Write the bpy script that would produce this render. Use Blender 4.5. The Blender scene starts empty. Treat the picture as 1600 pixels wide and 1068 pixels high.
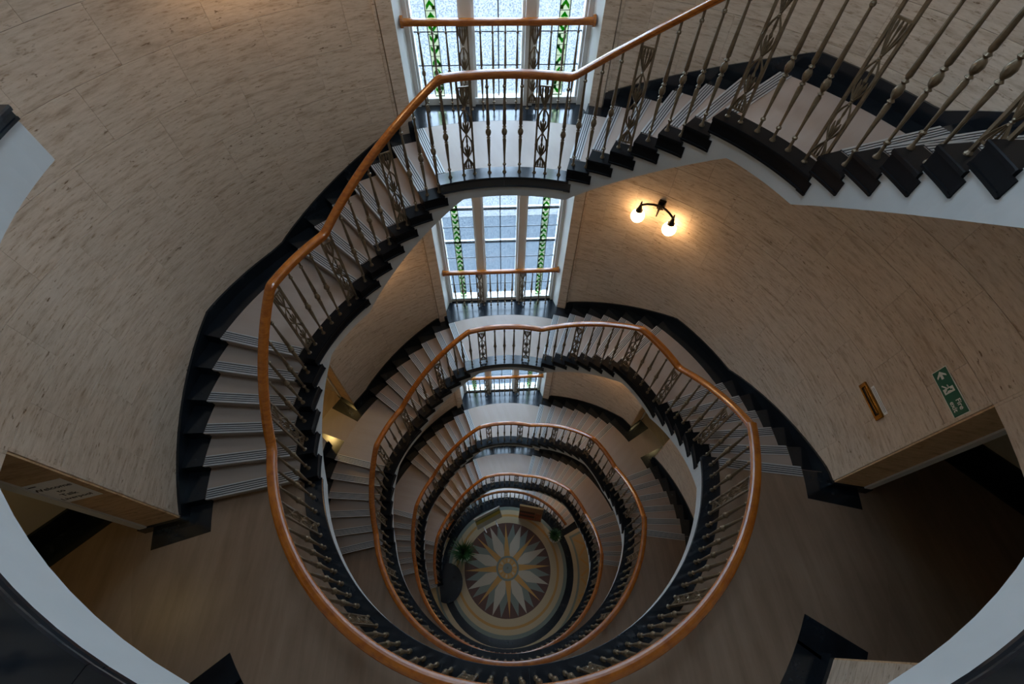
import bpy, math, random
from mathutils import Matrix, Vector
random.seed(7)
S = bpy.context.scene
C = S.collection
rad = math.radians

# ------------------------------------------------------------------ camera
cam = bpy.data.cameras.new('camera'); cam.sensor_width = 36.0; cam.sensor_fit = 'HORIZONTAL'
FPX = 685.5; cam.lens = FPX/1600*36; cam.clip_start = 0.02; cam.clip_end = 400
cam_ob = bpy.data.objects.new('camera', cam); C.objects.link(cam_ob); S.camera = cam_ob
TH, YAW, ROLL = 0.59416, -0.077315, 0.025444
_fw = Vector((0, math.sin(TH), -math.cos(TH))); _up = Vector((0, math.cos(TH), math.sin(TH))); _rt = Vector((1, 0, 0))
_Rz = Matrix.Rotation(YAW, 3, 'Z'); _fw = _Rz @ _fw; _up = _Rz @ _up; _rt = _Rz @ _rt
_c, _s = math.cos(ROLL), math.sin(ROLL)
_r2 = _rt*_c + _up*_s; _u2 = _up*_c - _rt*_s
cam_ob.matrix_world = Matrix(((_r2.x, _u2.x, -_fw.x, -0.20982), (_r2.y, _u2.y, -_fw.y, -2.09082), (_r2.z, _u2.z, -_fw.z, 17.70022), (0, 0, 0, 1)))

# ------------------------------------------------------------------ world, exposure
W = bpy.data.worlds.new('overcast_sky'); S.world = W; W.use_nodes = True
bg = W.node_tree.nodes['Background']; bg.inputs[0].default_value = (0.64, 0.81, 1.0, 1); bg.inputs[1].default_value = 17.0
vs = S.view_settings; vs.view_transform = 'Standard'; vs.look = 'None'; vs.exposure = 0.0; vs.gamma = 1.0; vs.use_curve_mapping = False
GLOBE = 21.0

for _z in [-1.44]+[F*4.16+2.08 for F in range(5)]:      # sampling portals in the window openings (emit nothing themselves)
    _l = bpy.data.lights.new('window_portal', 'AREA'); _l.shape = 'RECTANGLE'; _l.size = 2.1; _l.size_y = 3.5; _l.cycles.is_portal = True
    _o = bpy.data.objects.new('window_portal', _l); C.objects.link(_o); _o.location = (0, 4.09, _z+1.8); _o.rotation_euler = (rad(-90), 0, 0)
_l = bpy.data.lights.new('roof_portal', 'AREA'); _l.shape = 'DISK'; _l.size = 1.6; _l.cycles.is_portal = True
_o = bpy.data.objects.new('roof_portal', _l); C.objects.link(_o); _o.location = (0, 0, 21.25)
# ------------------------------------------------------------------ constants (metres)
H = 4.16; R = 0.16; SP = 5.3
RW = 3.78            # wall face
RI = 2.344            # white string face
RN = 2.322           # stone nosing
RB = 2.52            # inner stone band
RO = 3.52            # outer stone band
RR = 2.432           # handrail radius
RBAL = 2.42
TSL = 0.27
F = [0, 0, H, 2*H, 3*H, 4*H, 5*H]      # F[1]..F[5]

# ------------------------------------------------------------------ mesh helpers
def P(r, a, z):
    a = rad(a); return (r*math.sin(a), r*math.cos(a), z)

class MB:
    def __init__(s): s.v = []; s.f = []; s.m = []; s.uv = []
    def face(s, idx, m=0): s.f.append(tuple(idx)); s.m.append(m)
    def quad(s, pts, m=0):
        n = len(s.v); s.v += pts; s.face(range(n, n+len(pts)), m)
    def box(s, x0, x1, y0, y1, z0, z1, m=0):
        n = len(s.v)
        s.v += [(x0,y0,z0),(x1,y0,z0),(x1,y1,z0),(x0,y1,z0),(x0,y0,z1),(x1,y0,z1),(x1,y1,z1),(x0,y1,z1)]
        for q in ((0,3,2,1),(4,5,6,7),(0,1,5,4),(1,2,6,5),(2,3,7,6),(3,0,4,7)): s.face([n+i for i in q], m)
    def hull(s, bot, top, m=0):
        n = len(s.v); k = len(bot); s.v += list(bot)+list(top)
        s.face([n+i for i in range(k-1, -1, -1)], m); s.face([n+k+i for i in range(k)], m)
        for i in range(k):
            j = (i+1) % k; s.face([n+i, n+j, n+k+j, n+k+i], m)
    def loops(s, rings, m=0, caps=True, closed=True):
        n = len(s.v); k = len(rings[0])
        for r in rings: s.v += list(r)
        for i in range(len(rings)-1):
            for j in range(k if closed else k-1):
                j2 = (j+1) % k
                s.face([n+i*k+j, n+i*k+j2, n+(i+1)*k+j2, n+(i+1)*k+j], m)
        if caps:
            s.face([n+j for j in range(k-1, -1, -1)], m); s.face([n+(len(rings)-1)*k+j for j in range(k)], m)
    def sweep(s, prof, azs, zf, m=0):
        # closed (r,z) profile swept round the well
        s.loops([[P(r, a, z+zf(a)) for r, z in prof] for a in azs], m)
    def sector(s, r0, r1, a0, a1, z0, z1, step=2.65, m=0):
        n = max(1, math.ceil(abs(a1-a0)/step-1e-6)); azs = [a0+(a1-a0)*i/n for i in range(n+1)]
        f0 = z0 if callable(z0) else (lambda a: z0); f1 = z1 if callable(z1) else (lambda a: z1)
        s.loops([[P(r0,a,f0(a)), P(r1,a,f0(a)), P(r1,a,f1(a)), P(r0,a,f1(a))] for a in azs], m)
    def lathe(s, prof, n=8, c=(0,0,0), m=0):
        s.loops([[(c[0]+r*math.cos(2*math.pi*j/n), c[1]+r*math.sin(2*math.pi*j/n), c[2]+z) for j in range(n)] for r, z in prof], m)
    def tube(s, pts, r, n=5, m=0, k=1.35):
        rings = []
        for i, p in enumerate(pts):
            p = Vector(p); a = Vector(pts[max(0, i-1)]); b = Vector(pts[min(len(pts)-1, i+1)]); t = (b-a).normalized()
            u = t.cross(Vector((0, 1, 0))); u = u if u.length > 1e-3 else t.cross(Vector((1, 0, 0))); u.normalize(); w = t.cross(u)
            rr = (r[i] if isinstance(r, (list, tuple)) else r)*k
            rings.append([tuple(p+u*rr*math.cos(2*math.pi*j/n)+w*rr*math.sin(2*math.pi*j/n)) for j in range(n)])
        s.loops(rings, m)
    def mesh(s, name, mats, smooth=False):
        me = bpy.data.meshes.new(name); me.from_pydata(s.v, [], s.f)
        for mt in (mats if isinstance(mats, (list, tuple)) else [mats]): me.materials.append(M[mt])
        me.polygons.foreach_set('material_index', s.m)
        import bmesh
        bm = bmesh.new(); bm.from_mesh(me); bmesh.ops.recalc_face_normals(bm, faces=bm.faces); bm.to_mesh(me); bm.free()
        if smooth: me.shade_smooth(); me.set_sharp_from_angle(angle=rad(38))
        return me

def add(name, me, parent=None, loc=(0,0,0), rz=0.0, scale=None):
    o = bpy.data.objects.new(name, me); C.objects.link(o); o.location = loc; o.rotation_euler = (0, 0, rz)
    if scale: o.scale = scale
    if parent: o.parent = parent
    return o
def build(mb, name, mats, parent=None, smooth=False, **k): return add(name, mb.mesh(name, mats, smooth), parent, **k)
def tag(o, label, cat, group=None):
    o['label'] = label; o['category'] = cat
    if group: o['group'] = group
    return o
def struct(o, label=None):
    o['kind'] = 'structure'
    if label: o['label'] = label
    return o
def thing(name, label, cat, loc=(0,0,0), rz=0.0, group=None):
    return tag(add(name, None, None, loc, rz), label, cat, group)

# ------------------------------------------------------------------ materials
M = {}
def mat(name, col, rough=0.5, metal=0.0, spec=0.5):
    m = bpy.data.materials.new(name); m.use_nodes = True; b = m.node_tree.nodes['Principled BSDF']
    b.inputs['Base Color'].default_value = (*col, 1); b.inputs['Roughness'].default_value = rough
    b.inputs['Metallic'].default_value = metal; b.inputs['Specular IOR Level'].default_value = spec
    M[name] = m; return m, m.node_tree, b
def node(nt, t, **k):
    n = nt.nodes.new(t)
    for a, v in k.items(): setattr(n, a, v)
    return n
def ramp(nt, fac, stops):
    n = nt.nodes.new('ShaderNodeValToRGB'); e = n.color_ramp.elements
    while len(e) < len(stops): e.new(0.5)
    for el, (p, c) in zip(e, stops): el.position = p; el.color = (*c, 1)
    nt.links.new(fac, n.inputs[0]); return n.outputs[0]
def noise(nt, vec, scale, detail=4, rough=0.6):
    n = nt.nodes.new('ShaderNodeTexNoise'); n.inputs['Scale'].default_value = scale; n.inputs['Detail'].default_value = detail; n.inputs['Roughness'].default_value = rough
    if vec is not None: nt.links.new(vec, n.inputs['Vector'])
    return n.outputs[0]
def mapping(nt, src, scale):
    n = nt.nodes.new('ShaderNodeMapping'); n.inputs['Scale'].default_value = scale; nt.links.new(src, n.inputs[0]); return n
def mixc(nt, f, a, b, mode='MIX'):
    n = nt.nodes.new('ShaderNodeMix'); n.data_type = 'RGBA'; n.blend_type = mode
    for s, v in ((n.inputs[0], f), (n.inputs[6], a), (n.inputs[7], b)):
        if hasattr(v, 'links') or hasattr(v, 'is_linked'): nt.links.new(v, s)
        else: s.default_value = v if isinstance(v, (int, float)) else (*v, 1)
    return n.outputs[2]
def bump(nt, b, h, strength=0.2, dist=0.01):
    n = nt.nodes.new('ShaderNodeBump'); n.inputs['Strength'].default_value = strength; n.inputs['Distance'].default_value = dist
    nt.links.new(h, n.inputs['Height']); nt.links.new(n.outputs[0], b.inputs['Normal'])

def travertine(name, uv, tint=(1, 1, 1)):
    m, nt, b = mat(name, (0.5, 0.4, 0.3), 0.45, 0, 0.35)
    tc = node(nt, 'ShaderNodeTexCoord'); oi = node(nt, 'ShaderNodeObjectInfo')
    src = tc.outputs['UV'] if uv else tc.outputs['Object']
    off = node(nt, 'ShaderNodeVectorMath', operation='MULTIPLY_ADD'); cr = node(nt, 'ShaderNodeCombineXYZ')
    for i in range(3): nt.links.new(oi.outputs['Random'], cr.inputs[i])
    nt.links.new(cr.outputs[0], off.inputs[0]); off.inputs[1].default_value = (37, 53, 91); nt.links.new(src, off.inputs[2])
    vec = off.outputs[0]
    sc = (2.0, 13.0, 13.0) if uv else (1.8, 1.8, 13.0)
    mp = mapping(nt, vec, sc)
    band = noise(nt, mp.outputs[0], 1.6, 7, 0.62)
    fine = noise(nt, mapping(nt, vec, (6, 34, 34) if uv else (8, 8, 40)).outputs[0], 1.5, 5, 0.7)
    t = lambda c: tuple(x*y for x, y in zip(c, tint))
    col = ramp(nt, band, [(0.28, t((0.41, 0.315, 0.225))), (0.46, t((0.585, 0.485, 0.38))), (0.58, t((0.645, 0.545, 0.435))), (0.75, t((0.55, 0.45, 0.35)))])
    pits = ramp(nt, fine, [(0.30, (0.55, 0.46, 0.36)), (0.43, (0.92, 0.90, 0.87)), (0.60, (1, 1, 1))])
    holes = ramp(nt, noise(nt, mapping(nt, vec, (13, 40, 40) if uv else (16, 16, 44)).outputs[0], 1.0, 3, 0.6), [(0.30, (0.30, 0.23, 0.16)), (0.38, (1, 1, 1))])
    hb = ramp(nt, noise(nt, mapping(nt, vec, (0.9, 5, 5) if uv else (1, 1, 6)).outputs[0], 1.3, 3, 0.5), [(0.45, (0, 0, 0)), (0.6, (1, 1, 1))])
    col = mixc(nt, 1.0, col, pits, 'MULTIPLY'); col = mixc(nt, hb, col, mixc(nt, 1.0, col, holes, 'MULTIPLY'))
    v = node(nt, 'ShaderNodeMapRange'); v.inputs[3].default_value = 0.97; v.inputs[4].default_value = 1.03; nt.links.new(oi.outputs['Random'], v.inputs[0])
    hv = node(nt, 'ShaderNodeHueSaturation'); nt.links.new(v.outputs[0], hv.inputs['Value']); nt.links.new(col, hv.inputs['Color'])
    nt.links.new(hv.outputs[0], b.inputs['Base Color']); bump(nt, b, fine, 0.12, 0.004)
travertine('travertine', True); travertine('travertine_plain', False); travertine('travertine_jamb', False, (1.0, 0.80, 0.56))
mat('joint', (0.26, 0.205, 0.155), 0.9)

def lino(name, c0, c1, rough):
    m, nt, b = mat(name, c0, rough, 0, 0.5); tc = node(nt, 'ShaderNodeTexCoord')
    n1 = noise(nt, tc.outputs['Object'], 1.1, 5, 0.6); refl_streaks = noise(nt, mapping(nt, tc.outputs['Object'], (9, 0.9, 3)).outputs[0], 1, 4, 0.6)  # stretched window reflections put into the colour as streaks along y
    col = ramp(nt, n1, [(0.3, c0), (0.7, c1)]); col = mixc(nt, 0.6, col, ramp(nt, refl_streaks, [(0.3, c0), (0.7, c1)]))
    nt.links.new(col, b.inputs['Base Color']); bump(nt, b, refl_streaks, 0.02, 0.003)
lino('lino_floor', (0.165, 0.107, 0.068), (0.285, 0.205, 0.145), 0.36)
lino('lino_tread', (0.310, 0.252, 0.212), (0.365, 0.305, 0.265), 0.5)
m, nt, b = mat('black_marble', (0.006, 0.008, 0.010), 0.17, 0, 0.55); tc = node(nt, 'ShaderNodeTexCoord')
nt.links.new(ramp(nt, noise(nt, tc.outputs['Object'], 3.0, 8, 0.7), [(0.35, (0.004, 0.006, 0.009)), (0.6, (0.009, 0.014, 0.020)), (0.80, (0.04, 0.04, 0.04))]), b.inputs['Base Color'])
m, nt, b = mat('white_plaster', (0.66, 0.68, 0.67), 0.6, 0, 0.3); tc = node(nt, 'ShaderNodeTexCoord')
nt.links.new(ramp(nt, noise(nt, tc.outputs['Object'], 2.0, 5), [(0.3, (0.41, 0.43, 0.425)), (0.7, (0.47, 0.49, 0.485))]), b.inputs['Base Color'])
mat('white_paint', (0.62, 0.61, 0.58), 0.4); mat('honed_marble', (0.004, 0.005, 0.0065), 0.38, 0, 0.11)
m, nt, b = mat('bronze_paint', (0.16, 0.118, 0.072), 0.32, 0.45, 0.5); tc = node(nt, 'ShaderNodeTexCoord')
nt.links.new(ramp(nt, noise(nt, tc.outputs['Object'], 25, 4), [(0.3, (0.135, 0.098, 0.056)), (0.7, (0.225, 0.170, 0.108))]), b.inputs['Base Color'])
m, nt, b = mat('rail_wood', (0.36, 0.12, 0.03), 0.24, 0, 0.6); tc = node(nt, 'ShaderNodeTexCoord')
nt.links.new(ramp(nt, noise(nt, mapping(nt, tc.outputs['Object'], (5, 5, 26)).outputs[0], 2.0, 5), [(0.3, (0.23, 0.055, 0.004)), (0.7, (0.42, 0.130, 0.012))]), b.inputs['Base Color'])
b.inputs['Coat Weight'].default_value = 0.25; b.inputs['Coat Roughness'].default_value = 0.12
mat('strip_metal', (0.46, 0.48, 0.49), 0.4, 0.3); mat('strip_groove', (0.018, 0.022, 0.028), 0.6)
mat('dark_bronze', (0.035, 0.024, 0.014), 0.35, 0.7); mat('brass', (0.42, 0.22, 0.045), 0.25, 0.9)
mat('dark_slot', (0.02, 0.014, 0.008), 0.6); mat('paper', (0.85, 0.84, 0.82), 0.7); mat('ink', (0.01, 0.01, 0.012), 0.6)
mat('sign_green', (0.0, 0.11, 0.055), 0.4); mat('sign_white', (0.72, 0.76, 0.70), 0.5)
mat('lead', (0.03, 0.035, 0.04), 0.5); mat('cream_wall', (0.50, 0.43, 0.30), 0.7); mat('dark_carpet', (0.115, 0.062, 0.032), 0.85)
mat('mosaic_cream', (0.42, 0.34, 0.22), 0.45, 0, 0.2); mat('mosaic_gold', (0.43, 0.24, 0.075), 0.45, 0, 0.2); mat('mosaic_grey', (0.17, 0.20, 0.175), 0.45, 0, 0.2)
mat('mosaic_white', (0.40, 0.36, 0.29), 0.45, 0, 0.2); mat('mosaic_brown', (0.10, 0.055, 0.045), 0.45, 0, 0.2); mat('mosaic_tan', (0.40, 0.275, 0.13), 0.45, 0, 0.2)
mat('leaf', (0.018, 0.075, 0.022), 0.45); mat('leaf_light', (0.05, 0.14, 0.04), 0.45); mat('pot_white', (0.62, 0.58, 0.52), 0.3); mat('soil', (0.03, 0.02, 0.012), 0.9)
mat('board_wood', (0.23, 0.115, 0.05), 0.45); mat('board_red', (0.27, 0.055, 0.025), 0.45); mat('board_dark', (0.045, 0.018, 0.012), 0.5)
mat('poster_grey', (0.40, 0.42, 0.38), 0.5); mat('poster_yellow', (0.36, 0.31, 0.05), 0.5); mat('poster_green', (0.12, 0.16, 0.06), 0.5)
mat('asphalt', (0.027, 0.033, 0.038), 0.95, 0, 0.1); mat('pale_far_ground', (0.078, 0.078, 0.078), 0.95, 0, 0.1); mat('roof_white', (0.7, 0.7, 0.68), 0.8)
m, nt, b = mat('globe_glass', (0.9, 0.85, 0.8), 0.3)
b.inputs['Emission Color'].default_value = (1.0, 0.60, 0.28, 1); b.inputs['Emission Strength'].default_value = GLOBE
def glass(name, col, trans, wave):
    m = bpy.data.materials.new(name); m.use_nodes = True; nt = m.node_tree; nt.nodes.clear(); M[name] = m
    out = node(nt, 'ShaderNodeOutputMaterial'); tl = node(nt, 'ShaderNodeBsdfTranslucent'); tp = node(nt, 'ShaderNodeBsdfTransparent'); gl = node(nt, 'ShaderNodeBsdfGlossy')
    tl.inputs[0].default_value = (*col, 1); tp.inputs[0].default_value = (*col, 1); gl.inputs['Roughness'].default_value = 0.15
    mx = node(nt, 'ShaderNodeMixShader'); mx.inputs[0].default_value = trans; nt.links.new(tl.outputs[0], mx.inputs[1]); nt.links.new(tp.outputs[0], mx.inputs[2])
    m2 = node(nt, 'ShaderNodeMixShader'); m2.inputs[0].default_value = 0.04; nt.links.new(mx.outputs[0], m2.inputs[1]); nt.links.new(gl.outputs[0], m2.inputs[2])
    if wave:
        tc = node(nt, 'ShaderNodeTexCoord'); v = node(nt, 'ShaderNodeTexVoronoi'); v.feature = 'SMOOTH_F1'; v.inputs['Scale'].default_value = 60; nt.links.new(tc.outputs['Object'], v.inputs['Vector'])
        f = ramp(nt, v.outputs['Distance'], [(0.08, (0.52, 0.56, 0.62)), (0.5, (0.98, 0.98, 0.98))])
        cm = mixc(nt, 1.0, f, (*col,), 'MULTIPLY'); nt.links.new(cm, tl.inputs[0]); nt.links.new(cm, tp.inputs[0])
        bp = node(nt, 'ShaderNodeBump'); bp.inputs['Strength'].default_value = 0.5; bp.inputs['Distance'].default_value = 0.01; nt.links.new(v.outputs['Distance'], bp.inputs['Height'])
        nt.links.new(bp.outputs[0], gl.inputs['Normal'])
    nt.links.new(m2.outputs[0], out.inputs[0])
glass('rippled_glass', (0.92, 0.95, 0.97), 0.985, True)
glass('green_glass', (0.004, 0.22, 0.05), 0.97, False); glass('lime_glass', (0.045, 0.42, 0.02), 0.97, False); glass('cream_glass', (0.72, 0.74, 0.58), 0.97, False)

# ================================================================== SETTING
# ---- stairwell walls: backing plus travertine panels
COURSE = 0.437; ZREF = F[4]+2.13
AMAX, APIER = 102.0, 130.0
DOOR_H = 2.14
def rect_minus(rects, hole):
    out = []
    a0, a1, z0, z1 = hole
    for (b0, b1, y0, y1) in rects:
        if b1 <= a0 or b0 >= a1 or y1 <= z0 or y0 >= z1: out.append((b0, b1, y0, y1)); continue
        if b0 < a0: out.append((b0, a0, y0, y1))
        if b1 > a1: out.append((a1, b1, y0, y1))
        m0, m1 = max(b0, a0), min(b1, a1)
        if y0 < z0: out.append((m0, m1, y0, z0))
        if y1 > z1: out.append((m0, m1, z1, y1))
    return out
_pm = {}
def panel_mesh(w, h):
    key = (round(w, 2), round(h, 3))
    if key in _pm: return _pm[key]
    g = 0.03; gz = 0.0012; n = 4; mb = MB()
    azs = [g/2+(w-g)*i/n for i in range(n+1)]
    rings = [[P(RW+0.002, a, gz), P(RW, a, gz+0.0015), P(RW, a, h-gz-0.0015), P(RW+0.002, a, h-gz), P(RW+0.034, a, h-gz), P(RW+0.034, a, gz)] for a in azs]
    mb.loops(rings)
    me = mb.mesh('travertine_panel', 'travertine'); uv = me.uv_layers.new()
    for l in me.loops:
        c = me.vertices[l.vertex_index].co; uv.data[l.index].uv = (math.atan2(c.x, c.y)*RW, c.z)
    _pm[key] = me; return me
def wall_panels(parent, sgn, a_lo, a_hi, z_lo, z_hi, holes):
    k0 = math.floor((z_lo-ZREF)/COURSE); k = k0
    while ZREF+k*COURSE < z_hi:
        z0, z1 = max(z_lo, ZREF+k*COURSE), min(z_hi, ZREF+(k+1)*COURSE)
        start = 25.6-12.8*3 if k % 2 == 0 else 19.2-12.8*3
        rects = []
        a = start
        while a < a_hi:
            b0, b1 = max(a, a_lo), min(a+12.8, a_hi)
            if b1-b0 > 0.3 and z1-z0 > 0.02: rects.append((b0, b1, z0, z1))
            a += 12.8
        for h in holes: rects = rect_minus(rects, h)
        for (b0, b1, y0, y1) in rects:
            if b1-b0 < 0.2 or y1-y0 < 0.015: continue
            st = b0 if sgn > 0 else -b1
            add('travertine_panel', panel_mesh(b1-b0, y1-y0), parent, (0, 0, y0), -rad(st))
        k += 1
def backing(a0, a1, z0, z1, holes, name):
    rects = [(a0, a1, z0, z1)]
    for h in holes: rects = rect_minus(rects, h)
    mb = MB()
    for (b0, b1, y0, y1) in rects: mb.sector(RW+0.008, RW+0.36, b0, b1, y0, y1, 3.2)
    return struct(build(mb, name, 'joint'))
ZTOP = 21.2; ZBOT = -3.2; ZP = F[5]+0.35
MEZ_L = 9.28; MEZ_R = 7.36
doorsR = [(AMAX, APIER, F[k]-0.02, F[k]+DOOR_H) for k in (3, 4)]
holesR = doorsR+[(56.0, 70.0, MEZ_R-0.02, MEZ_R+DOOR_H)]
holesL = doorsR+[(56.0, 70.0, MEZ_L-0.02, MEZ_L+DOOR_H)]
wr = backing(19.2, APIER, ZBOT, ZTOP, holesR, 'wall_right')
neg = lambda hs: [(-h[1], -h[0], h[2], h[3]) for h in hs]
wl = backing(-APIER, -19.2, ZBOT, ZTOP, neg(holesL), 'wall_left')
wb = backing(APIER, 360-APIER, ZBOT, ZTOP, [], 'wall_back')
wr['label'] = 'curved travertine stairwell wall right of the windows'; wl['label'] = 'curved travertine stairwell wall left of the windows'; wb['label'] = 'curved travertine wall behind the floor landings'
wall_panels(wr, 1, 21.0, APIER, F[1], ZP, holesR)
wall_panels(wl, -1, 21.0, APIER, F[1], ZP, holesL)
wall_panels(wb, 1, APIER, 360-APIER, F[4], F[5]-0.1, [])
for w, s in ((wr, 1), (wl, -1)):              # plain plaster above the panels, jamb linings, pilaster strips
    mb = MB(); mb.sector(RW, RW+0.05, s*19.2, s*APIER, ZP, ZTOP); build(mb, 'upper_wall', 'travertine_plain', w)
    mb = MB(); mb.sector(RW-0.045, RW+0.03, s*17.9, s*20.4, ZBOT, ZTOP); mb.sector(RW-0.02, RW+0.03, s*20.55, s*21.05, ZBOT, ZTOP); build(mb, 'pilaster', 'travertine_plain', w)
    hs = holesR if s > 0 else holesL
    for (a0, a1, z0, z1) in hs:
        big = a1 == APIER
        for aa, d in ((a0, -1), (a1, 1)):
            mb = MB(); mb.sector(RW+0.004, RW+0.34, s*aa, s*(aa-d*0.25), z0+0.14, z1); build(mb, 'jamb_lining', 'travertine_jamb', w)
            mb = MB(); mb.sector(RW+0.33, RW+0.40, s*(aa+d*0.4), s*(aa-d*0.5), z0+0.14, z1-0.05); build(mb, 'door_frame', 'white_paint', w)
            mb = MB(); mb.sector(RW-0.025, RW+0.42, s*(aa+d*0.1), s*(aa-d*0.62), z0, z0+0.15); build(mb, 'plinth', 'black_marble', w)
        mb = MB(); mb.sector(RW+0.004, RW+0.36, s*a0, s*a1, z1, z1+0.03); build(mb, 'lintel_soffit', 'travertine_jamb', w)
        mb = MB(); mb.sector(RW-0.003, RW+0.02, s*(a0-0.05), s*(a0-0.45), z0+0.14, z1); build(mb, 'corner_bead', 'travertine_plain', w)
mb = MB(); mb.sector(RW, RW+0.05, APIER, 360-APIER, F[5]-0.1, ZTOP); mb.sector(RW, RW+0.05, APIER, 360-APIER, ZBOT, F[4]); build(mb, 'upper_wall', 'travertine_plain', wb)
# ---- top of the well: ceiling ring round an unseen opening, added and sized for top light
RSKY = 0.82
mb = MB(); mb.sector(RSKY, 4.3, 0, 360, ZTOP, ZTOP+0.2, 6); mb.sector(RSKY, RSKY+0.1, 0, 360, ZTOP+0.1, ZTOP+0.5, 6)
struct(build(mb, 'ceiling', 'roof_white'), 'white ceiling ring round an opening added for top light')
# ---- basement floor
mb = MB(); mb.sector(0.01, 4.2, 0, 360, ZBOT-0.1, ZBOT, 10); struct(build(mb, 'floor', 'lino_floor'), 'dim basement floor at the bottom of the well')
# ---- street outside, far strip coloured paler for a brighter top window
mb = MB(); mb.box(-150, 150, 4.6, 24, -4.3, -4.2, 0); mb.box(-150, 150, 24, 190, -4.3, -4.15, 1); struct(build(mb, 'ground', ['asphalt', 'pale_far_ground']), 'grey street outside the windows')

# ---- rooms seen through the doorways
def room(s, z, poly, name, label, floor_mat='lino_floor'):
    pts = [(s*x, y) for x, y in poly]
    root = struct(add(name, None), label)
    mb = MB(); mb.hull([(x, y, z-0.1) for x, y in pts], [(x, y, z-0.001) for x, y in pts]); build(mb, 'room_floor', floor_mat, root)
    mb = MB(); mb.hull([(x, y, z+2.6) for x, y in pts], [(x, y, z+2.7) for x, y in pts]); build(mb, 'room_ceiling', 'cream_wall', root)
    for i in range(len(pts)-1):
        (x0, y0), (x1, y1) = pts[i], pts[i+1]; d = Vector((x1-x0, y1-y0)).normalized(); cx = sum(p[0] for p in pts)/len(pts); cy = sum(p[1] for p in pts)/len(pts)
        n = Vector((-d.y, d.x)); n = n if (Vector((cx-x0, cy-y0))).dot(n) > 0 else -n
        q = lambda o: [(x0+n.x*o, y0+n.y*o), (x1+n.x*o, y1+n.y*o)]
        for o0, o1, za, zb, nm, mt in [t_ for t_ in ((-0.08, 0, z-0.1, z+2.65, 'room_wall', 'cream_wall'), (0, 0.03, z-0.004, z+0.26, 'skirting', 'black_marble'), (0.03, 0.30, z-0.004, z+0.002, 'floor_border', 'black_marble')) if t_[4] == 'room_wall' or 0 < i < len(pts)-2]:
            A, B = q(o0); D, E = q(o1)
            mb = MB(); mb.hull([(*A, za), (*B, za), (*E, za), (*D, za)], [(*A, zb), (*B, zb), (*E, zb), (*D, zb)]); build(mb, nm, mt, root)
    return root
pR = [P(4.06, AMAX-1.2, 0)[:2], (5.25, -0.02), (6.75, -2.0), (5.3, -4.1), P(4.06, APIER+1.2, 0)[:2]]
pL = [P(4.06, AMAX-1.2, 0)[:2], (4.60, -0.45), (6.55, -2.3), (5.2, -4.1), P(4.06, APIER+1.2, 0)[:2]]
room(1, F[4], pR, 'wall_room_right', 'cream room with black skirting through the right doorway, upper landing')
room(-1, F[4], pL, 'wall_room_left', 'cream room with black skirting through the left doorway, upper landing')
room(1, F[3], pR, 'wall_room_right', 'cream room through the right doorway, landing below')
room(-1, F[3], pL, 'wall_room_left', 'cream room through the left doorway, landing below')
pm = [P(4.06, 54.8, 0)[:2], (4.6, 2.9), (5.6, 2.0), P(4.6, 71.5, 0)[:2], P(4.06, 71.2, 0)[:2]]
room(-1, MEZ_L, pm, 'wall_mezzanine_left', 'yellow-lit lobby through the small left doorway', 'lino_floor')
room(1, MEZ_R, pm, 'wall_mezzanine_right', 'lobby through the small right doorway', 'lino_floor')

# ---- floor landings F2..F5
azr = lambda a0, a1, st: [a0+(a1-a0)*i/max(1, math.ceil((a1-a0)/st-1e-6)) for i in range(max(1, math.ceil((a1-a0)/st-1e-6))+1)]
EDGE = [(RB, -0.002), (RN, -0.002), (RN-0.003, -0.010), (RN, -0.034), (2.336, -0.040), (2.336, -0.124), (2.328, -0.128), (2.328, -0.142), (2.338, -0.146), (RB, -0.146)]
EDGE_T = [(RB, -0.002), (RN, -0.002), (RN-0.003, -0.010), (RN, -0.026), (2.333, -0.031), (2.333, -0.052), (2.327, -0.055), (2.327, -0.068), (2.336, -0.072), (RB, -0.072)]
def edge_stone(a0, a1, e=None): mb = MB(); mb.sweep(e or EDGE, azr(a0, a1, 2.0), lambda a: 0.004); return mb
names = {2: 'third', 3: 'second', 4: 'upper', 5: 'topmost'}
LBL = {5: 'topmost landing directly below the viewer', 4: 'wide floor landing with the welcome doorway', 3: 'floor landing one storey below the welcome doorway', 2: 'lowest floor landing above the star floor'}
for k in (2, 3, 4, 5):
    z = F[k]; a0, a1 = 99.8, (260.2 if k < 5 else 270.0)
    fl = struct(add('floor', None, None, (0, 0, z)), LBL[k])
    mb = MB(); mb.sector(RI, RW+0.01, 107.0, a1, -TSL, -0.02); mb.sector(RI, RW+0.01, 99.8, 107.0, -0.16, -0.02); build(mb, 'slab', 'white_plaster', fl)
    mb = MB(); mb.sector(RB-0.01, RW+0.01, a0, a1, -0.03, 0.0)
    if k in (3, 4):
        for s in (1, -1): mb.sector(RW+0.01, RW+0.50, s*(AMAX-1), s*(APIER+1), -0.1, 0.0)
    build(mb, 'floor_covering', 'lino_floor', fl)
    n = 8; w = (a1-a0+0.7)/n
    for i in range(n): build(edge_stone(a0-0.7+i*w+0.02, a0-0.7+(i+1)*w-0.02, EDGE_T), 'edge_stone', 'black_marble', fl)
    for s in (1, -1):                              # stone border round the wall ends
        mb = MB(); mb.sector(RO, 4.12, s*99.9, s*105.4, -0.01, 0.003); build(mb, 'stone_border', 'black_marble', fl)
        mb = MB(); mb.sector(RO, 4.12, s*125.7, s*(APIER+0.5), -0.01, 0.003); build(mb, 'stone_border', 'black_marble', fl)
    mb = MB(); mb.sector(RO, RW, APIER, 360-APIER, -0.01, 0.003); build(mb, 'stone_border', 'black_marble', fl)
    mb = MB(); mb.sector(RW-0.03, RW+0.02, APIER-0.3, 360-APIER+0.3, 0.0, 0.14); build(mb, 'skirting', 'black_marble', fl)

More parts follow.
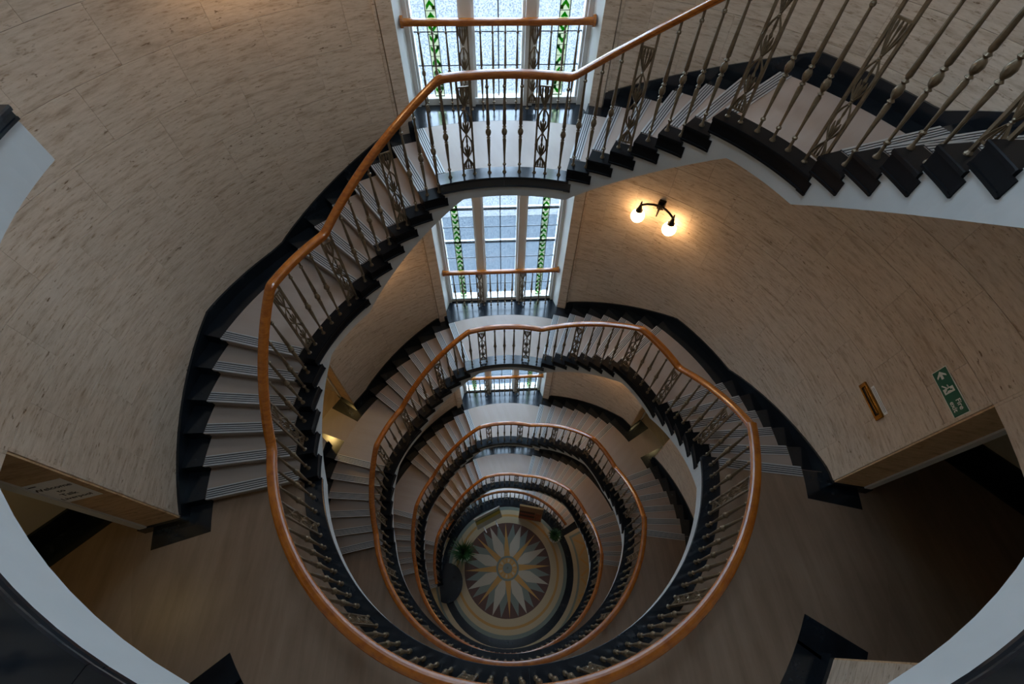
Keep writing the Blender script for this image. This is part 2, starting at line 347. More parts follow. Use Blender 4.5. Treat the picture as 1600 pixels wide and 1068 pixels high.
# ---- ground floor with the star
g = struct(add('floor', None), 'ground floor with inlaid star mosaic')
mb = MB(); mb.sector(0.02, 2.30, 0, 360, -0.2, 0.0, 5); mb.sector(2.29, RW+0.01, 62, 298, -0.2, 0.0, 4); build(mb, 'floor_base', 'mosaic_tan', g)
def ring(r0, r1, m, z=0.002, a0=0, a1=360, nm='inlay_ring'): mb = MB(); mb.sector(r0, r1, a0, a1, -0.01, z, 5); build(mb, nm, m, g)
ring(0.02, 1.55, 'mosaic_brown', 0.001, nm='star_ground'); ring(1.55, 1.78, 'mosaic_cream'); ring(1.78, 1.86, 'mosaic_gold'); ring(1.86, 2.02, 'mosaic_cream'); ring(2.02, 2.14, 'mosaic_grey'); ring(2.14, 2.38, 'black_marble', 0.003)
ring(2.38, 2.53, 'mosaic_cream', 0.003, 66, 294); ring(2.53, 2.60, 'mosaic_grey', 0.003, 68, 292)
ring(2.38, 3.6, 'black_marble', 0.003, 61, 65.8); 
mb = MB(); mb.hull([P(2.53, 66, 0), P(3.6, 66, 0), P(3.6, 68, 0), P(2.53, 68.4, 0)], [P(2.53, 66, 0.003), P(3.6, 66, 0.003), P(3.6, 68, 0.003), P(2.53, 68.4, 0.003)]); build(mb, 'inlay_strip', 'mosaic_cream', g)
mb = MB(); mb.hull([P(2.60, 68.4, 0), P(3.6, 68, 0), P(3.6, 69.4, 0), P(2.60, 70, 0)], [P(2.60, 68.4, 0.003), P(3.6, 68, 0.003), P(3.6, 69.4, 0.003), P(2.60, 70, 0.003)]); build(mb, 'inlay_strip', 'mosaic_grey', g)
def ray_piece(a, half, r_in, r_mid, r_out, z, m, nm):
    mb = MB(); pts = [P(r_in, a, 0), P(r_mid, a-half, 0), P(r_out, a, 0), P(r_mid, a+half, 0)]
    mb.hull([(x, y, 0) for x, y, _ in pts], [(x, y, z) for x, y, _ in pts]); build(mb, nm, m, g)
for i in range(16): ray_piece(i*22.5+11.25, 10.5, 0.1, 0.95, 1.53, 0.003, 'mosaic_grey', 'grey_ray')
for i in range(8): ray_piece(i*45+22.5, 13.5, 0.1, 0.80, 1.545, 0.005, 'mosaic_white', 'white_ray')
for i in range(8): ray_piece(i*45, 14.5, 0.05, 0.42, 1.54, 0.007, 'mosaic_gold', 'gold_ray')
ring(0.02, 0.41, 'mosaic_grey', 0.009, nm='hub_ring'); ring(0.02, 0.34, 'mosaic_gold', 0.010, nm='hub_ring'); ring(0.02, 0.17, 'mosaic_grey', 0.012, nm='hub_disc')
for i in range(12):
    mb = MB(); mb.sector(0.20, 0.31, i*30+4, i*30+20, 0, 0.012, 8); build(mb, 'hub_tile', 'mosaic_tan' if i % 2 else 'mosaic_cream', g)
for i in range(7):                                  # lattice in the floor beside the star
    a = 72+i*14
    for da in (12.5, -12.5):
        p0, p1 = Vector(P(2.66, a+(0 if da > 0 else 12.5), 0)), Vector(P(3.5, a+da+(0 if da > 0 else 12.5), 0)); d = (p1-p0).normalized(); nrm = Vector((-d.y, d.x, 0))*0.035
        q = [p0-nrm, p1-nrm, p1+nrm, p0+nrm]; mb = MB(); mb.hull([tuple(v) for v in q], [(v.x, v.y, 0.003+0.001*(da > 0)) for v in q]); build(mb, 'lattice_strip', 'mosaic_gold', g)

# ================================================================== STAIRCASES
def step_meshes():
    mb = MB(); mb.sweep(EDGE[:], azr(-0.7, SP+0.2, 1.0), lambda a: 0.002)          # carved stone end
    mb.sector(2.336, RB, 0.0, SP+0.95, -0.145, -0.04, 2); mb.sector(2.328, 2.35, -0.1, SP+1.0, -0.145, -0.128, 2)
    a = mb.mesh('end_block', 'honed_marble')
    mb = MB(); mb.sector(RB-0.01, RO+0.01, 0, SP+0.4, -0.165, -0.012, 2); b = mb.mesh('step', 'lino_tread')
    mb = MB(); mb.sector(RB-0.005, RO+0.005, -0.45, SP+0.1, -0.022, 0.0, 2); c = mb.mesh('tread_covering', 'lino_tread')
    mb = MB(); mb.sector(RO, RW+0.01, -0.35, SP+0.4, -0.165, 0.001, 2); d = mb.mesh('wall_border', 'black_marble')
    return a, b, c, d
def strip_mesh():
    mb = MB(); mb.box(-0.032, 0.085, RB+0.005, RO-0.005, -0.030, 0.003, 1)
    for x0, x1 in ((-0.034, -0.016), (-0.004, 0.010), (0.022, 0.035), (0.047, 0.060), (0.074, 0.088)): mb.box(x0, x1, RB+0.008, RO-0.008, -0.024 if x0 < -0.03 else -0.002, 0.0065, 0)
    return mb.mesh('nosing_strip', ['strip_metal', 'strip_groove'])
ENDB, STEP, TREAD, WBORD = step_meshes(); STRIP = strip_mesh()
_lm = {}
def landing_meshes(w, bay):
    key = (round(w, 2), bay)
    if key in _lm: return _lm[key]
    mb = MB(); mb.sector(RB-0.01, RO+0.01, 0, w+0.4, -0.165, -0.012); b = mb.mesh('landing', 'lino_tread')
    mb = MB(); mb.sector(RB-0.005, RO+0.005, -0.45, w+0.1, -0.022, 0.0); c = mb.mesh('tread_covering', 'lino_tread')
    mb = MB(); mb.sector(RO, RW+0.01, -0.35, w+0.4, -0.165, 0.001)
    d = mb.mesh('wall_border', 'black_marble')
    e = []
    n = 2
    for i in range(n):
        mb = edge_stone(-0.7+i*(w+0.9)/n+0.01, -0.7+(i+1)*(w+0.9)/n-0.01)
        if i == n-1: mb.sector(2.336, RB, w-1, w+0.95, -0.145, -0.04, 2); mb.sector(2.328, 2.35, w-1, w+1.0, -0.145, -0.128, 2)
        e.append(mb.mesh('edge_stone', 'black_marble' if w > 30 else 'honed_marble'))
    _lm[key] = (b, c, d, e); return _lm[key]

def pw(tab):
    def f(a):
        if a <= tab[0][0]: return tab[0][1]
        for (x0, y0), (x1, y1) in zip(tab, tab[1:]):
            if a <= x1: return y0+(y1-y0)*(a-x0)/(x1-x0)
        return tab[-1][1]
    return f
RIS = [-99.8+SP*i for i in range(6)]+[-49.6+SP*i for i in range(7)]+[18.0+SP*i for i in range(7)]+[73.3+SP*i for i in range(6)]
# soffit heights relative to the lower floor
SOF = pw([(-100.2, -TSL), (-67.8, 6*R-TSL), (-50.0, 6*R-TSL), (-12.5, 13*R-TSL), (17.7, 13*R-TSL), (55.3, 20*R-TSL), (72.9, 20*R-TSL), (107.0, 26*R-TSL)])
SKT = pw([(-101.9, 0.16), (-99.8, R+0.06), (-73.3, 6*R+0.06), (-70.0, 6*R+0.15), (-53.5, 6*R+0.15), (-50.3, 7*R+0.02), (-49.6, 7*R+0.06), (-17.8, 13*R+0.06), (18.0, 14*R+0.10), (49.8, 20*R+0.10), (52.0, 20*R+0.17), (70.0, 20*R+0.15), (73.3, 21*R+0.10), (99.8, 26*R+0.10), (102, 26*R+0.12)])
RAILZ = pw([(-100.5, 0), (-71.0, 6*R), (-52.2, 6*R), (-15.0, 13*R), (15.6, 13*R), (52.6, 20*R+0.02), (70.6, 20*R+0.02), (100.5, 26*R)])
def tread_z(a):
    n = sum(1 for r in RIS if a >= r-0.5); return n*R
def put_step(root, az, z, wide=None, bay=False):
    if wide is None:
        s = add('step', STEP, root, (0, 0, z), -rad(az))
        parts = [('end_block', ENDB), ('tread_covering', TREAD), ('wall_border', WBORD), ('nosing_strip', STRIP)]
    else:
        b, c, d, e = landing_meshes(wide, bay)
        s = add('landing', b, root, (0, 0, z), -rad(az))
        parts = [('edge_stone', x) for x in e]+[('tread_covering', c), ('nosing_strip', STRIP), ('wall_border', d)]
    for nm, me in parts: add(nm, me, s)
    return s
BAYX = 1.16
def bay_floor(root, z):
    mb = MB(); mb.hull([(-1.2, 3.5, z-0.2), (1.2, 3.5, z-0.2), (1.2, 4.1, z-0.2), (-1.2, 4.1, z-0.2)], [(-1.2, 3.5, z-0.003), (1.2, 3.5, z-0.003), (1.2, 4.1, z-0.003), (-1.2, 4.1, z-0.003)]); build(mb, 'bay_floor', 'black_marble', root)
SL = {4: 'stair rising to the topmost landing, nearest below the viewer', 3: 'second stair down, between the two biggest rail rings', 2: 'third stair down, seen through the middle rail rings', 1: 'lowest full stair, rising from the star floor'}
for k in (1, 2, 3, 4):
    z0 = F[k]
    st = thing('staircase', SL[k]+', pale treads and black stone edges', 'staircase', group='flights of the spiral stair'); st['label'] = SL[k]
    for i in range(25):
        n = i+1; w = RIS[n]-RIS[i]
        put_step(st, RIS[i], z0+n*R, None if w < 6 else w)
    # nosing strip of the arrival landing
    add('nosing_strip', STRIP, st, (0, 0, z0+26*R), -rad(RIS[25]))
    mb = MB(); mb.sector(RB-0.01, RO+0.01, RIS[25], RIS[25]+0.6, z0+25*R-0.01, z0+26*R-0.01); build(mb, 'riser', 'lino_tread', st)
    bay_floor(st, z0+13*R)
    # white string: fascia under the stone ends plus sloping soffit
    mb = MB()
    for i in range(25):
        t = z0+(i+1)*R; a0, a1 = RIS[i], RIS[i+1]; mb.sector(RI, RI+0.12, a0-0.1, a1+0.1, lambda a: z0+SOF(a), t-0.06, 1.9)
    mb.sector(RI, RI+0.12, RIS[25], 107.0, lambda a: z0+SOF(a), z0+26*R-0.06, 1.9)
    mb.sector(RI, RI+0.12, -100.2, RIS[0], lambda a: z0+SOF(a), z0-0.06, 1.9)
    azs = sorted(set(azr(-100.2, 107.0, 2.2)+[-67.8, -50.0, -12.5, 17.7, 55.3, 72.9]))
    mb.loops([[P(RI, a, z0+SOF(a)), P(RW+0.01, a, z0+SOF(a)), P(RW+0.01, a, z0+SOF(a)+0.07), P(RI, a, z0+SOF(a)+0.07)] for a in azs])
    build(mb, 'string', 'white_plaster', st)
    for a0, a1 in ((-101.9, -20.6), (20.6, 101.9)):
        segs = [(a0, a1)]
        if k == 3 and a0 < 0: segs = [(-101.9, -70.0), (-56.0, -20.6)]
        if k == 2 and a0 > 0: segs = [(20.6, 56.0), (70.0, 101.9)]
        for b0, b1 in segs:
            mb = MB(); mb.sector(RW-0.028, RW+0.02, b0, b1, lambda a: z0+SOF(a)+0.1, lambda a: z0+SKT(a), 1.4); build(mb, 'skirting', 'black_marble', st)
    if k == 3 or k == 2:                       # border round the small doorway
        s, zz = (-1, MEZ_L) if k == 3 else (1, MEZ_R)
        for e0, e1 in ((55.0, 60.0), (67.4, 71.0)):
            mb = MB(); mb.sector(RO, 4.18, s*e0, s*e1, zz-0.01, zz+0.003); build(mb, 'stone_border', 'black_marble', st)
        mb = MB(); mb.sector(RO-0.02, 4.2, s*59.8, s*67.6, zz-0.01, zz+0.002); build(mb, 'lobby_floor', 'lino_tread', st)
    if k == 1:                                 # rounded stone bottom step
        mb = MB(); cx, cy = -2.12, -0.36; q = []
        for j in range(25):
            t = rad(-125+j*250/24+10); q.append((cx+0.50*math.cos(t), cy+0.60*math.sin(t)))
        mb.hull([(x, y, 0.0) for x, y in q], [(x, y, 0.125) for x, y in q])
        q2 = [(cx+(x-cx)*1.04, cy+(y-cy)*1.04) for x, y in q]; mb.hull([(x, y, 0.125) for x, y in q2], [(x, y, 0.16) for x, y in q2]); build(mb, 'curtail_step', 'black_marble', st)
# stair down to the basement
st = thing('staircase', 'stair dropping to the basement behind the star floor', 'staircase', group='flights of the spiral stair')
for i in range(8): put_step(st, 18.0+SP*i, -8*R+i*R)
put_step(st, -17.8, -9*R, 35.8)
bay_floor(st, -9*R)
for i in range(6): put_step(st, -17.8-SP*(i+1), -9*R-(i+1)*R)
SOFB = pw([(-50, -9*R-7*R-0.27), (-12.5, -9*R-0.27), (17.7, -9*R-0.27), (62.5, -0.27)])
mb = MB(); mb.sector(RI, RW+0.01, -49.6, 62.5, SOFB, lambda a: SOFB(a)+0.07, 2.2); build(mb, 'string', 'white_plaster', st)

# ================================================================== WINDOWS
def box_mesh(name, m, x0, x1, y0, y1, z0, z1): mb = MB(); mb.box(x0, x1, y0, y1, z0, z1); return mb.mesh(name, m)
ROW = 0.375; NR = 9; Z1W = 0.09+ROW*NR
WM = {}
cols = [(-1.02, -0.855), (-0.725, -0.475), (-0.285, -0.006), (0.006, 0.285), (0.475, 0.725), (0.855, 1.02)]
for i, (x0, x1) in enumerate(cols): WM['pane%d' % i] = box_mesh('pane', 'rippled_glass', x0-(0.02 if i in (0, 2, 4) else -0.002), x1+(0.02 if i in (1, 3, 5) else -0.002), 4.0, 4.006, 0.002, ROW-0.002)
lights = [(-1.02, -0.475), (-0.285, 0.285), (0.475, 1.02)]
for i, (x0, x1) in enumerate(lights):
    WM['bar%d' % i] = box_mesh('lead_bar', 'lead', x0, x1, 3.992, 4.012, -0.006, 0.006)
    WM['wbar%d' % i] = box_mesh('glazing_bar', 'white_paint', x0, x1, 4.012, 4.05, -0.016, 0.016)
WM['vbar'] = box_mesh('lead_bar', 'lead', -0.007, 0.007, 3.992, 4.012, 0.06, Z1W)
WM['sbar'] = box_mesh('lead_bar', 'lead', -0.0045, 0.0045, 3.992, 4.012, 0.06, Z1W)
mb = MB(); mb.box(-0.095, 0.095, 3.95, 4.07, 0.0, Z1W+0.05); mb.box(-0.06, 0.06, 3.88, 3.96, 0.0, Z1W+0.05); WM['mullion'] = mb.mesh('mullion', 'white_paint')
WM['strip'] = box_mesh('strip_ground', 'cream_glass', -0.056, 0.056, 4.001, 4.005, 0.09, Z1W)
def chev(up):
    mb = MB(); s = 1 if up else -1; h = 0.046
    for d in (-1, 1):
        q = [(0, s*h), (d*0.046, s*(-0.010)), (d*0.046, s*(-0.056)), (0, s*(-0.002))]
        mb.hull([(x, 3.997, z) for x, z in q], [(x, 4.009, z) for x, z in q])
    return mb.mesh('chevron', 'lime_glass')
WM['cu'], WM['cd'] = chev(True), chev(False)
WM['sq'] = box_mesh('green_square', 'green_glass', 0.022, 0.054, 3.998, 4.008, -0.052, -0.014)
WM['sq2'] = box_mesh('green_square', 'green_glass', -0.054, -0.022, 3.998, 4.008, -0.052, -0.014)
WM['hb'] = box_mesh('lead_bar', 'lead', -0.056, 0.056, 3.994, 4.012, -0.003, 0.003)
mb = MB()
for s in (-1, 1):
    q = [(s*1.20, 3.56), (s*1.235, 3.56), (s*1.30, 4.1), (s*1.10, 4.1), (s*1.10, 3.9)]
    mb.hull([(x, y, 0.0) for x, y in q], [(x, y, H) for x, y in q])
WM['reveal'] = mb.mesh('reveal', 'white_paint')
mb = MB()
for s in (-1, 1): mb.box(min(s*1.02, s*1.12), max(s*1.02, s*1.12), 3.94, 4.07, 0.0, Z1W+0.05); mb.box(min(s*1.05, s*1.12), max(s*1.05, s*1.12), 3.89, 3.95, 0.0, Z1W+0.05)
mb.box(-1.12, 1.12, 3.94, 4.07, Z1W, Z1W+0.1); mb.box(-1.12, 1.12, 3.93, 4.04, 0.0, 0.085)
WM['frame'] = mb.mesh('window_frame', 'white_paint')
mb = MB(); mb.box(-1.3, 1.3, 3.95, 4.15, Z1W+0.05, H+0.02)
for s in (-1, 1): mb.box(min(s*1.28, s*1.7), max(s*1.28, s*1.7), 3.68, 4.15, 0, H+0.02)
WM['spandrel'] = mb.mesh('spandrel', 'white_plaster')
WL = {0: 'tall leaded window at the basement half landing', 1: 'tall leaded window at the lowest half landing', 2: 'leaded window showing as a thin band at the third half landing', 3: 'tall leaded window with green strips in the middle of the view', 4: 'leaded window with green strips at the top of the view'}
def window(n, z):
    w = struct(add('window_%d' % n, None, None, (0, 0, z)), WL[n-1] if n-1 in WL else 'tall leaded window above the view')
    add('reveal', WM['reveal'], w); add('window_frame', WM['frame'], w); add('spandrel', WM['spandrel'], w)
    for s in (-1, 1): add('mullion', WM['mullion'], w, (s*0.38, 0, 0))
    for r in range(NR):
        for i in range(6): add('pane', WM['pane%d' % i], w, (0, 0, 0.09+r*ROW))
        for i in range(3):
            if r: add('lead_bar', WM['bar%d' % i], w, (0, 0, 0.09+r*ROW))
            if r in (4, 6): add('glazing_bar', WM['wbar%d' % i], w, (0, 0, 0.09+r*ROW+0.02))
    add('lead_bar', WM['vbar'], w)
    for s in (-1, 1):
        sx = s*0.79; st = add('stained_strip', WM['strip'], w, (sx, 0, 0))
        for d in (-1, 1): add('lead_bar', WM['sbar'], st, (d*0.0605, 0, 0))
        U = 0.1205; nu = int((Z1W-0.09)/U); k = 0
        for j in range(nu):
            zc = 0.09+U*(j+0.5); up = (j % 6) in (1, 2, 3)
            add('chevron', WM['cu' if up else 'cd'], st, (0, 0, zc)); add('green_square', WM['sq' if s < 0 else 'sq2'], st, (0, 0, zc+(0 if up else 0.066)))
            add('lead_bar', WM['hb'], st, (0, 0, 0.09+U*j))
    return w
window(1, -9*R-0.0)
for k in (1, 2, 3, 4): window(k+1, F[k]+13*R)
window(6, F[4]+13*R+H)
mb = MB(); mb.box(-1.7, 1.7, 3.95, 4.15, ZBOT, -9*R); mb.box(-1.25, 1.25, 3.6, 4.15, -9*R-0.3, -9*R-0.15); mb.box(-1.7, 1.7, 3.95, 4.15, -9*R+H, 13*R+0.1)
mb.box(-1.2, 1.2, 3.68, 3.95, ZBOT, -9*R-0.3)
struct(build(mb, 'wall_front', 'white_plaster'), 'white wall below the lowest window')

# ================================================================== BALUSTRADES
def baluster_mesh():
    pr = [(0.024, 0), (0.024, 0.008), (0.015, 0.022), (0.0115, 0.03), (0.0115, 0.085), (0.021, 0.095), (0.021, 0.106), (0.0105, 0.115), (0.012, 0.20), (0.0205, 0.385), (0.012, 0.40), (0.023, 0.410), (0.012, 0.424),
          (0.025, 0.440), (0.0315, 0.465), (0.025, 0.490), (0.012, 0.506), (0.023, 0.519), (0.012, 0.532), (0.0205, 0.548), (0.013, 0.78), (0.0105, 0.89), (0.019, 0.90), (0.019, 0.914), (0.0105, 0.922), (0.0105, 1.0)]
    mb = MB(); mb.lathe(pr, 9); return mb.mesh('baluster', 'bronze_paint', True)
def ornament_mesh(hw):
    mb = MB()
    kn = [0.215, 0.49, 0.765]; top = 0.975; bot = 0.085
    for a, b in ((kn[0], kn[1]), (kn[1], kn[2])):
        for s in (-1, 1):
            n = 6; mb.tube([(s*hw*0.94*math.sin(math.pi*i/n), 0, a+(b-a)*i/n) for i in range(n+1)], [0.005, 0.0055, 0.008, 0.013, 0.008, 0.0055, 0.005], 4)
        m = (a+b)/2; mb.tube([(0, 0, a), (0, 0, m-0.05), (0, 0, m-0.02), (0, 0, m), (0, 0, m+0.03), (0, 0, m+0.06), (0, 0, b)], [0.004, 0.009, 0.005, 0.011, 0.005, 0.0085, 0.004], 4)
        for s in (-1, 1): mb.tube([(0, 0, a), (s*hw*0.22, 0, a+0.05), (s*hw*0.38, 0, m-0.03), (s*hw*0.42, 0, m)], [0.004, 0.006, 0.008, 0.003], 4)
    for k, e in ((kn[0], bot), (kn[2], top)):
        d = e-k
        for s in (-1, 1): mb.tube([(0, 0, k), (s*hw*0.45, 0, k+d*0.35), (s*hw*0.86, 0, k+d*0.75), (s*hw*0.95, 0, e)], [0.005, 0.0055, 0.010, 0.012], 4)
        for x in (-0.4, 0, 0.4): mb.tube([(0, 0, k), (x*hw, 0, k+d*0.6), (x*1.1*hw, 0, k+d*0.82), (x*1.1*hw, 0, e)], [0.004, 0.005, 0.009, 0.004], 4)
    for k in kn: mb.lathe([(0.007, k-0.022), (0.012, k-0.016), (0.008, k-0.006), (0.014, k), (0.008, k+0.006), (0.012, k+0.016), (0.007, k+0.022)], 6)
    mb.box(-hw, hw, -0.007, 0.007, bot-0.007, bot+0.007); mb.box(-hw, hw, -0.007, 0.007, top-0.007, top+0.007)
    return mb.mesh('ornament', 'bronze_paint')
def post_mesh():
    mb = MB(); mb.lathe([(0.023, 0), (0.023, 0.008), (0.013, 0.02)], 9); mb.box(-0.010, 0.010, -0.010, 0.010, 0.015, 1.0); return mb.mesh('post', 'bronze_paint')
BAL = baluster_mesh(); POST = post_mesh(); ORN = ornament_mesh(0.060)
RPROF = [(-0.040, -0.048), (-0.040, -0.030), (-0.046, -0.024), (-0.046, -0.006), (-0.040, 0.006), (-0.026, 0.014), (-0.010, 0.018), (0.010, 0.018), (0.026, 0.014), (0.040, 0.006), (0.046, -0.006), (0.046, -0.024), (0.040, -0.030), (0.040, -0.048)]
RTOP = 1.11
RBOT = RTOP-0.05-0.018
SING = [4.1, 15.0, 18.6, 22.1, 25.8, 35.9, 39.5, 43.0, 46.6, 58.0, 61.6, 65.4, 76.3, 80.0, 83.6, 87.3, 97.9, 101.6, 105.0, 108.9, 118.8, 122.2, 125.6, 129.1, 132.5, 135.8, 145.6, 149.0, 152.2, 155.8, 159.1, 162.5, 171.7, 175.0, 178.3]
PANL = [(8.2, 11.2), (29.3, 32.2), (51.0, 54.0), (69.4, 72.3), (91.0, 93.9), (112.5, 115.4), (139.4, 142.3), (165.5, 168.4)]
def put_baluster(root, a, zt, zr):
    add('baluster', BAL, root, P(RBAL, a, zt), -rad(a), (1, 1, zr-zt))
def put_panel(root, a0, a1, zt, zrf):
    am = (a0+a1)/2; top = min(zrf(a0), zrf(a1))-zt
    sc = min(1.0, (top+0.0)/1.03)
    p = add('ornamental_panel', ORN, root, P(RBAL, am, zt), -rad(am), ((2*RBAL*math.sin(rad((a1-a0)/2)))/0.120, 1, sc))
    o2 = p
    for a in (a0, a1):
        q = add('post', POST, p); q.matrix_parent_inverse = Matrix.Identity(4)
        d = (a-am); q.location = (0.060*(1 if d > 0 else -1), 0, 0); q.scale = (1/p.scale[0], 1, (zrf(a)-zt)/sc)
    return p
def rail_mesh(a0, a1, zf, extra=()):
    azs = sorted(set([round(x, 3) for x in azr(a0, a1, 1.6)]+[x+d for x in extra for d in (-0.8, -0.3, 0.3, 0.8) if a0 < x+d < a1]))
    def zs(a): return (zf(a-0.9)+zf(a)+zf(a+0.9)+zf(a-0.45)+zf(a+0.45))/5
    mb = MB(); rings = [[P(RR+r, a, z+zs(a)) for r, z in RPROF] for a in azs]; mb.loops(rings); return mb.mesh('handrail', 'rail_wood', False)
BL = {4: 'big near balustrade crossing the top of the view, bronze balusters under red-brown rail', 3: 'large balustrade ring, second from the top, with orange-brown rail', 2: 'middle balustrade ring with thin orange-brown rail', 1: 'smallest balustrade ring, starting at the black bottom step'}
KINK = [-100.5, -71, -52.2, -15, 15.6, 52.6, 70.6, 100.5]
# each ring: flight k plus the landing at its foot (clockwise from the landing's middle)
for k in (1, 2, 3, 4, 5):
    z0 = F[k]
    root = thing('balustrade', BL.get(k, ''), 'balustrade', group='balustrades of the spiral stair') if k < 5 else tag(add('balustrade', None), 'balustrade of the topmost landing, above the white edge', 'balustrade', 'balustrades of the spiral stair')
    zr = lambda a: z0+RAILZ(a)+RBOT+0.02
    lo = -260.2 if k > 1 else -101.0           # landing part runs from the flight below (at +99.8 = -260.2)
    hi = 99.8
    if k == 5: hi = -90.2
    azs = [-a for a in SING]+[0.0]+SING
    allb = [a for a in azs if lo < a <= hi]+[a-360 for a in SING if a-360 > lo and k > 1]
    pans = [(-b, -a) for a, b in PANL]+PANL
    allp = [(a, b) for a, b in pans if a > lo and b <= hi]+[(a-360, b-360) for a, b in PANL if a-360 > lo and k > 1]
    tz = lambda a: z0+(tread_z(a) if a > -103.5 else 0)
    for a in allb:
        if k == 1 and a < -100: continue
        tt = tz(a)
        if -102.5 < a < -99: tt = z0+(R if k > 0 else 0) if a > -100.3 else z0
        put_baluster(root, a, tt, zr(a))
    for a, b in allp: put_panel(root, a, b, tz((a+b)/2), zr)
    # handrail in sections: landing arc and flight
    me = rail_mesh(lo+0.0, hi+(0.7 if k < 5 else 0), lambda a: z0+RAILZ(a)+RTOP-0.018, KINK)
    add('handrail', me, root)
    mb = MB(); mb.sweep([(RBAL-0.016, -0.008), (RBAL+0.016, -0.008), (RBAL+0.016, 0.004), (RBAL-0.016, 0.004)], azr(lo, hi, 1.6), lambda a: z0+RAILZ(a)+RBOT+0.004); build(mb, 'core_bar', 'bronze_paint', root)
# ground floor guard above the basement stair
root = thing('balustrade', 'low balustrade at the edge of the star floor above the basement stair', 'balustrade', group='balustrades of the spiral stair')
zr = lambda a: RBOT+0.02
for i in range(31):
    a = -58+i*3.95
    if i % 6 == 3: put_panel(root, a-1.4, a+1.4, 0, zr)
    else: put_baluster(root, a, 0.0, zr(a))
add('handrail', rail_mesh(-60, 62, lambda a: RTOP-0.018), root)
mb = MB(); mb.sector(RBAL-0.02, RBAL+0.02, -60, 62, -0.2, 0.01, 3); mb.sector(2.29, RBAL+0.08, -62, 62, -0.25, 0.0, 3); build(mb, 'stone_kerb', 'black_marble', root)

# ---- guard rails across the windows
GORN = ornament_mesh(0.060)
def guard(z, label):
    t = thing('window_guard_rail', label, 'guard rail', (0, 3.80, z), 0, 'window guard rails')
    mb = MB(); pr = [(p*0.95, q) for p, q in RPROF]; mb.loops([[(x, p, q+1.03) for p, q in pr] for x in (-1.10, -0.3, 0.3, 1.10)]); build(mb, 'handrail', 'rail_wood', t)
    for s in (-1, 1):
        mb = MB(); mb.loops([[(x, 0.062*math.cos(2*math.pi*j/14), 1.015+0.062*math.sin(2*math.pi*j/14)) for j in range(14)] for x in (s*1.095, s*1.125)]); build(mb, 'flange', 'rail_wood', t)
    for x in (-0.94, -0.78, -0.62, -0.22, -0.075, 0.075, 0.22, 0.62, 0.78, 0.94): add('baluster', BAL, t, (x, 0, 0), 0, (0.85, 0.85, 0.995))
    for x in (-0.43, 0.43):
        p = add('ornamental_panel', GORN, t, (x, 0, 0), 0, (1, 1, 0.99))
        for s in (-1, 1): add('post', POST, p, (s*0.06, 0, 0))
    return t
GL = {4: 'wooden guard rail with balusters across the window at the top', 3: 'wooden guard rail with balusters across the middle window', 2: 'guard rail across the third window down', 1: 'guard rail across the lowest visible window'}
for k in (1, 2, 3, 4): guard(F[k]+13*R, GL[k])

# ================================================================== WALL LAMPS
def lamp_meshes():
    d = {}
    mb = MB(); mb.box(-0.05, 0.05, -0.06, 0.0, -0.06, 0.06); mb.box(-0.035, 0.035, -0.10, -0.05, -0.04, 0.035); d['backplate'] = mb.mesh('backplate', 'dark_bronze')
    mb = MB(); mb.tube([(0, -0.09, 0.0), (0, -0.11, -0.04), (0, -0.115, -0.10), (0, -0.12, -0.15)], [0.018, 0.013, 0.010, 0.006], 8); d['stem'] = mb.mesh('stem', 'dark_bronze')
    for s in (-1, 1):
        mb = MB(); mb.tube([(s*0.03, -0.08, 0.0), (s*0.10, -0.12, 0.015), (s*0.17, -0.155, 0.012), (s*0.225, -0.175, -0.01), (s*0.25, -0.18, -0.035)], 0.012, 7); d['arm%d' % s] = mb.mesh('arm', 'dark_bronze', True)
    mb = MB(); mb.lathe([(0.003, 0.05), (0.012, 0.04), (0.010, 0.025), (0.018, 0.01), (0.014, 0.0), (0.024, -0.03), (0.034, -0.075), (0.052, -0.10), (0.055, -0.125), (0.045, -0.13)], 14); d['gallery'] = mb.mesh('gallery', 'dark_bronze', True)
    mb = MB(); n = 10; mb.lathe([(0.102*math.sin(math.pi*(0.04+0.92*i/n)), 0.102*math.cos(math.pi*(0.04+0.92*i/n))) for i in range(n+1)], 18); d['globe'] = mb.mesh('globe', 'globe_glass', True)
    return d
LM = lamp_meshes()
def sconce(a, z, label):
    t = thing('wall_lamp', label, 'lamp', P(RW, a, z), -rad(a), 'twin globe wall lamps')
    add('backplate', LM['backplate'], t); add('stem', LM['stem'], t)
    for s in (-1, 1):
        add('arm', LM['arm%d' % s], t); gl = add('gallery', LM['gallery'], t, (s*0.25, -0.18, -0.01)); add('globe', LM['globe'], gl, (0, 0, -0.205))
sconce(37.8, F[4]+1.11, 'lit twin globe wall lamp beside the middle window')
sconce(-37.8, F[4]+4.30, 'lit twin globe wall lamp above the left flight, at the top edge')
sconce(37.8, F[5]+1.3, 'lit twin globe wall lamp above the topmost flight')
sconce(-37.8, F[3]+4.30, 'lit twin globe wall lamp behind the near flight, left of the middle window')
sconce(37.8, F[3]+1.08, 'lit twin globe wall lamp under the second flight on the right')
sconce(-37.8, F[2]+4.30, 'lit twin globe wall lamp under the third flight on the left')
sconce(37.8, F[2]+1.08, 'lit twin globe wall lamp under the third flight on the right')
sconce(-37.8, F[1]+4.30, 'lit twin globe wall lamp above the lowest flight on the left')
sconce(37.8, F[1]+1.3, 'lit twin globe wall lamp above the basement flight')
